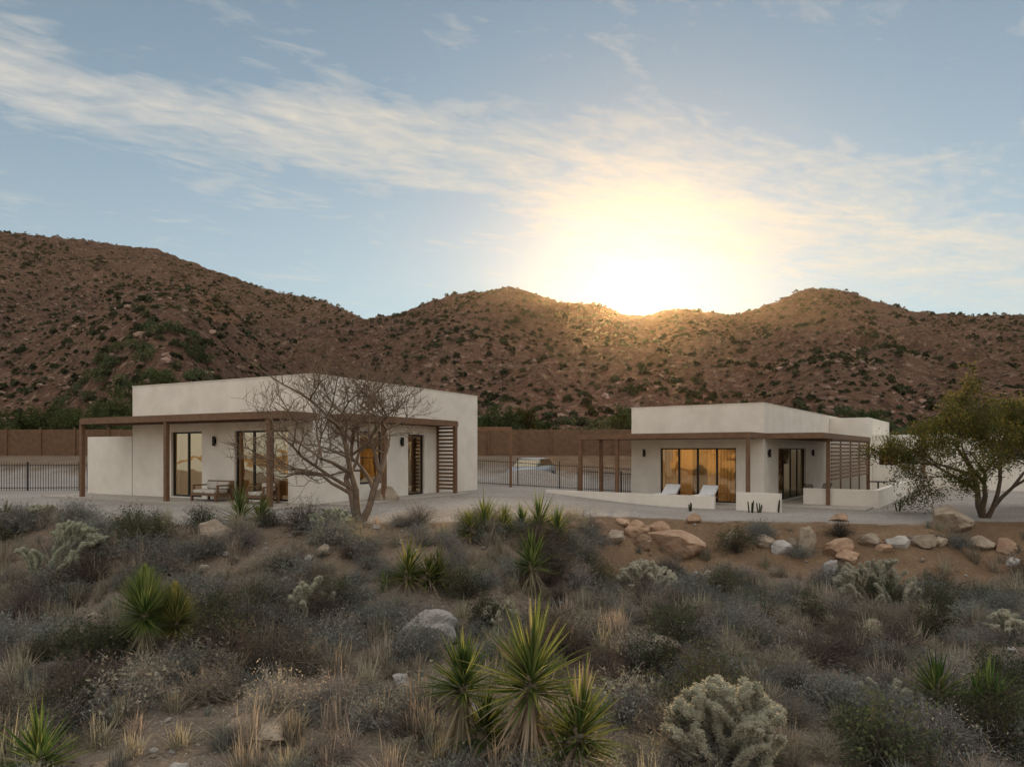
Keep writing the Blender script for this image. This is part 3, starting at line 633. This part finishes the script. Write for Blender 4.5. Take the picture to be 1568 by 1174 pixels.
# ---------------------------------------------------------------- trees
def tree(name,px,yd,hgt,spread,seed,mats,leafn=0,lsz=.05,levels=5,trunks=3,lean=0,tr=.09,minr=.004,droop=0,split=3,asp=.5):
    random.seed(seed); gx=P(px,yd); mb=MB(); tips=[]
    def br(p,d,l,r,lv):
        pts=[p]; rad=[r]; q=p; dd=d.copy()
        for i in range(3):
            dd=(dd+Vector((U(-1,1),U(-1,1),U(-.6,.8)-droop*(levels-lv)*.1))*.20).normalized(); q=q+dd*l/3; pts.append(q); rad.append(r*(1-.13*(i+1)))
        mb.tube(pts,rad,6 if r>.02 else 4 if r>.008 else 3,0,False)
        if lv<=2: tips.append((pts[1],q,dd)); 
        if lv<=0: return
        for k in range(split if R()<.6 else split-1):
            nd=(dd*.75+Vector((U(-1,1)*spread,U(-1,1)*spread,U(-.35,.75)-droop*.3))).normalized()
            br(q if k<2 else pts[2],nd,l*U(.66,.86),max(minr,r*(.68 if k==0 else .55)),lv-1)
    for t in range(trunks):
        a=6.283*t/trunks+U(0,1); d=Vector((math.cos(a)*.42+lean,math.sin(a)*.42,1)).normalized(); br(Vector((math.cos(a)*.06,math.sin(a)*.06,-.1)),d,hgt*U(.26,.34),tr*U(.7,1.1),levels)
    e=empty(name,(gx,yd,hz(gx,yd))); mb.obj('trunk_and_branches',[mats[0]],e,smooth=True)
    if leafn:
        lb=MB(); n=max(1,int(leafn/len(tips)))
        for (a,b,d) in tips:
            for i in range(int(n*U(.2,1.8))): 
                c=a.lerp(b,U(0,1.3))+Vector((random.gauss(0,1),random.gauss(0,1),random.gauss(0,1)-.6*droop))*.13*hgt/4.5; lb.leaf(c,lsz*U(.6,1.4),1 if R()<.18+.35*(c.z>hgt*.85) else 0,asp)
        lb.obj('foliage',mats[1:],e)
    return e
tree('bare_mesquite_tree',548,17.4,4.6,.95,5,[BARK],levels=7,trunks=3,tr=.11,minr=.0055,split=3)
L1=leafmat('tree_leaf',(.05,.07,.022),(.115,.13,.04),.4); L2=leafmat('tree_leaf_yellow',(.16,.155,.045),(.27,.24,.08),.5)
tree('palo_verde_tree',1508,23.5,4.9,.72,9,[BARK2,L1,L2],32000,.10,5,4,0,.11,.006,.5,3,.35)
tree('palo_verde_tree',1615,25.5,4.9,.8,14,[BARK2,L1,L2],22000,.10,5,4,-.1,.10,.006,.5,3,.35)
DL=leafmat('dark_tree_leaf',(.04,.055,.02),(.085,.10,.042),.3)
for i,(px,yd,h) in enumerate([(765,58,5.0),(800,62,5.0),(830,60,3.9),(950,58,5.0),(985,62,4.8),(190,60,6.0),(130,62,5.6),(90,66,5.8),(240,68,6.0),(40,62,5.0),(1330,66,4.5),(1010,66,4),(1450,60,4.4),(700,62,5)]):
    tree('juniper_tree',px,yd,h,.8,30+i,[BARK2,DL,DL],5000,.20,3,4,0,.1,.02,.1)
# ---------------------------------------------------------------- haze volume added to spread a warm veil around the sun
m,nt,o=new_mat('sun_veil_haze'); vs_=N(nt,'ShaderNodeVolumeScatter'); vs_.inputs['Color'].default_value=(1,.80,.52,1); vs_.inputs['Density'].default_value=.000095; vs_.inputs['Anisotropy'].default_value=.87; nt.links.new(vs_.outputs[0],o.inputs['Volume'])
mb=MB(); mb.box(-420,420,24,330,-8,110); mb.obj('sun_veil_haze',[m])
# ---------------------------------------------------------------- sky and sun
D=Vector((.181,1,.2235)).normalized(); el=math.asin(D.z); az=math.atan2(D.x,D.y)
w=bpy.data.worlds.new('World'); scene.world=w; w.use_nodes=True; nt=w.node_tree; nt.nodes.clear()
out=N(nt,'ShaderNodeOutputWorld'); sky=N(nt,'ShaderNodeTexSky',sky_type='NISHITA'); sky.sun_disc=False; sky.sun_elevation=el; sky.sun_rotation=az; sky.altitude=900; sky.air_density=1; sky.dust_density=.25; sky.ozone_density=1.1
tc=N(nt,'ShaderNodeTexCoord').outputs['Generated']; sx=N(nt,'ShaderNodeSeparateXYZ'); nt.links.new(tc,sx.inputs[0]); X_,Y_,Z_=sx.outputs
bg=N(nt,'ShaderNodeBackground'); skc=mix(nt,1,sky.outputs[0],(1.0,1.06,.97),'MULTIPLY'); nt.links.new(skc,bg.inputs[0]); bg.inputs[1].default_value=.105
hzb=N(nt,'ShaderNodeBackground'); hzb.inputs[0].default_value=(.66,.73,.74,1); hzb.inputs[1].default_value=.95
hf=M(nt,'MULTIPLY',M(nt,'EXPONENT',M(nt,'MULTIPLY',M(nt,'MAXIMUM',Z_,0),-3.2)),.9)
m0=N(nt,'ShaderNodeMixShader'); nt.links.new(hf,m0.inputs[0]); nt.links.new(bg.outputs[0],m0.inputs[1]); nt.links.new(hzb.outputs[0],m0.inputs[2])
dp=N(nt,'ShaderNodeVectorMath',operation='DOT_PRODUCT'); nt.links.new(tc,dp.inputs[0]); dp.inputs[1].default_value=D
ang=M(nt,'MULTIPLY',M(nt,'ARCCOSINE',M(nt,'MINIMUM',dp.outputs['Value'],.9999999)),57.2958)
def ga(s,p=2): return M(nt,'EXPONENT',M(nt,'MULTIPLY',M(nt,'POWER',M(nt,'DIVIDE',ang,s),p),-1))
zc=M(nt,'MAXIMUM',Z_,.03); cxp=M(nt,'DIVIDE',X_,zc); cyp=M(nt,'DIVIDE',Y_,zc)
rot=N(nt,'ShaderNodeCombineXYZ'); al=M(nt,'ADD',M(nt,'MULTIPLY',cxp,.898),M(nt,'MULTIPLY',cyp,.44)); ac=M(nt,'SUBTRACT',M(nt,'MULTIPLY',cyp,.898),M(nt,'MULTIPLY',cxp,.44))
nt.links.new(M(nt,'MULTIPLY',al,.8),rot.inputs[0]); nt.links.new(M(nt,'MULTIPLY',ac,1.5),rot.inputs[1])
cn=noise(nt,rot.outputs[0],1.9,5,.62,.6); cn2=noise(nt,rot.outputs[0],10,3,.6,.5)
bd=M(nt,'DIVIDE',M(nt,'SUBTRACT',ac,2.20),M(nt,'ADD',.27,M(nt,'MULTIPLY',M(nt,'MAXIMUM',al,0),.13)))
band=M(nt,'EXPONENT',M(nt,'MULTIPLY',M(nt,'MULTIPLY',bd,bd),-1))
cf=M(nt,'ADD',M(nt,'MULTIPLY',cn,.68),M(nt,'MULTIPLY',cn2,.32))
mask=rng(nt,M(nt,'ADD',cf,M(nt,'MULTIPLY',band,.22)),.54,.92)
mask=M(nt,'MULTIPLY',mask,rng(nt,Z_,.08,.25)); mask=M(nt,'MULTIPLY',mask,.85)
bc=N(nt,'ShaderNodeBackground'); ccol=mix(nt,ga(34),(.84,.77,.68),(1.0,.84,.60)); nt.links.new(ccol,bc.inputs[0]); bc.inputs[1].default_value=.97
ms=N(nt,'ShaderNodeMixShader'); nt.links.new(mask,ms.inputs[0]); nt.links.new(m0.outputs[0],ms.inputs[1]); nt.links.new(bc.outputs[0],ms.inputs[2])
def bgc(col,st):
    b=N(nt,'ShaderNodeBackground'); b.inputs[0].default_value=col+(1,); setin(nt,b.inputs[1],st); return b.outputs[0]
def add(a,b):
    n=N(nt,'ShaderNodeAddShader'); nt.links.new(a,n.inputs[0]); nt.links.new(b,n.inputs[1]); return n.outputs[0]
s=add(ms.outputs[0],bgc((1,.93,.7),M(nt,'MULTIPLY',ga(.8),16)))
s=add(s,bgc((1,.66,.22),M(nt,'MULTIPLY',ga(2.4,1.2),.6)))
s=add(s,bgc((1,.62,.24),M(nt,'MULTIPLY',ga(11,1.2),.12)))
# added fill light: sky brightened to the east and overhead, out of view
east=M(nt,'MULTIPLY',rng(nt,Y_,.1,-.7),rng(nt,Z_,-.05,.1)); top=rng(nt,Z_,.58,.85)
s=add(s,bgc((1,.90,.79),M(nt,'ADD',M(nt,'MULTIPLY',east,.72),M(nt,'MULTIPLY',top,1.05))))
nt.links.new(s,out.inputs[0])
sl=bpy.data.lights.new('sun','SUN'); sl.energy=5; sl.angle=math.radians(.5); sl.color=(1,.68,.36)
so=bpy.data.objects.new('sun',sl); scene.collection.objects.link(so); so.rotation_euler=D.to_track_quat('Z','Y').to_euler(); so.location=(0,0,60)
# ---------------------------------------------------------------- camera
cam=bpy.data.cameras.new('camera'); co=bpy.data.objects.new('camera',cam); scene.collection.objects.link(co); co.location=(0,0,EYE); co.rotation_euler=(math.pi/2,0,0)
cam.sensor_width=36; cam.lens=36*F/1568; cam.shift_y=(HY-587)/1568; cam.clip_end=3000; scene.camera=co
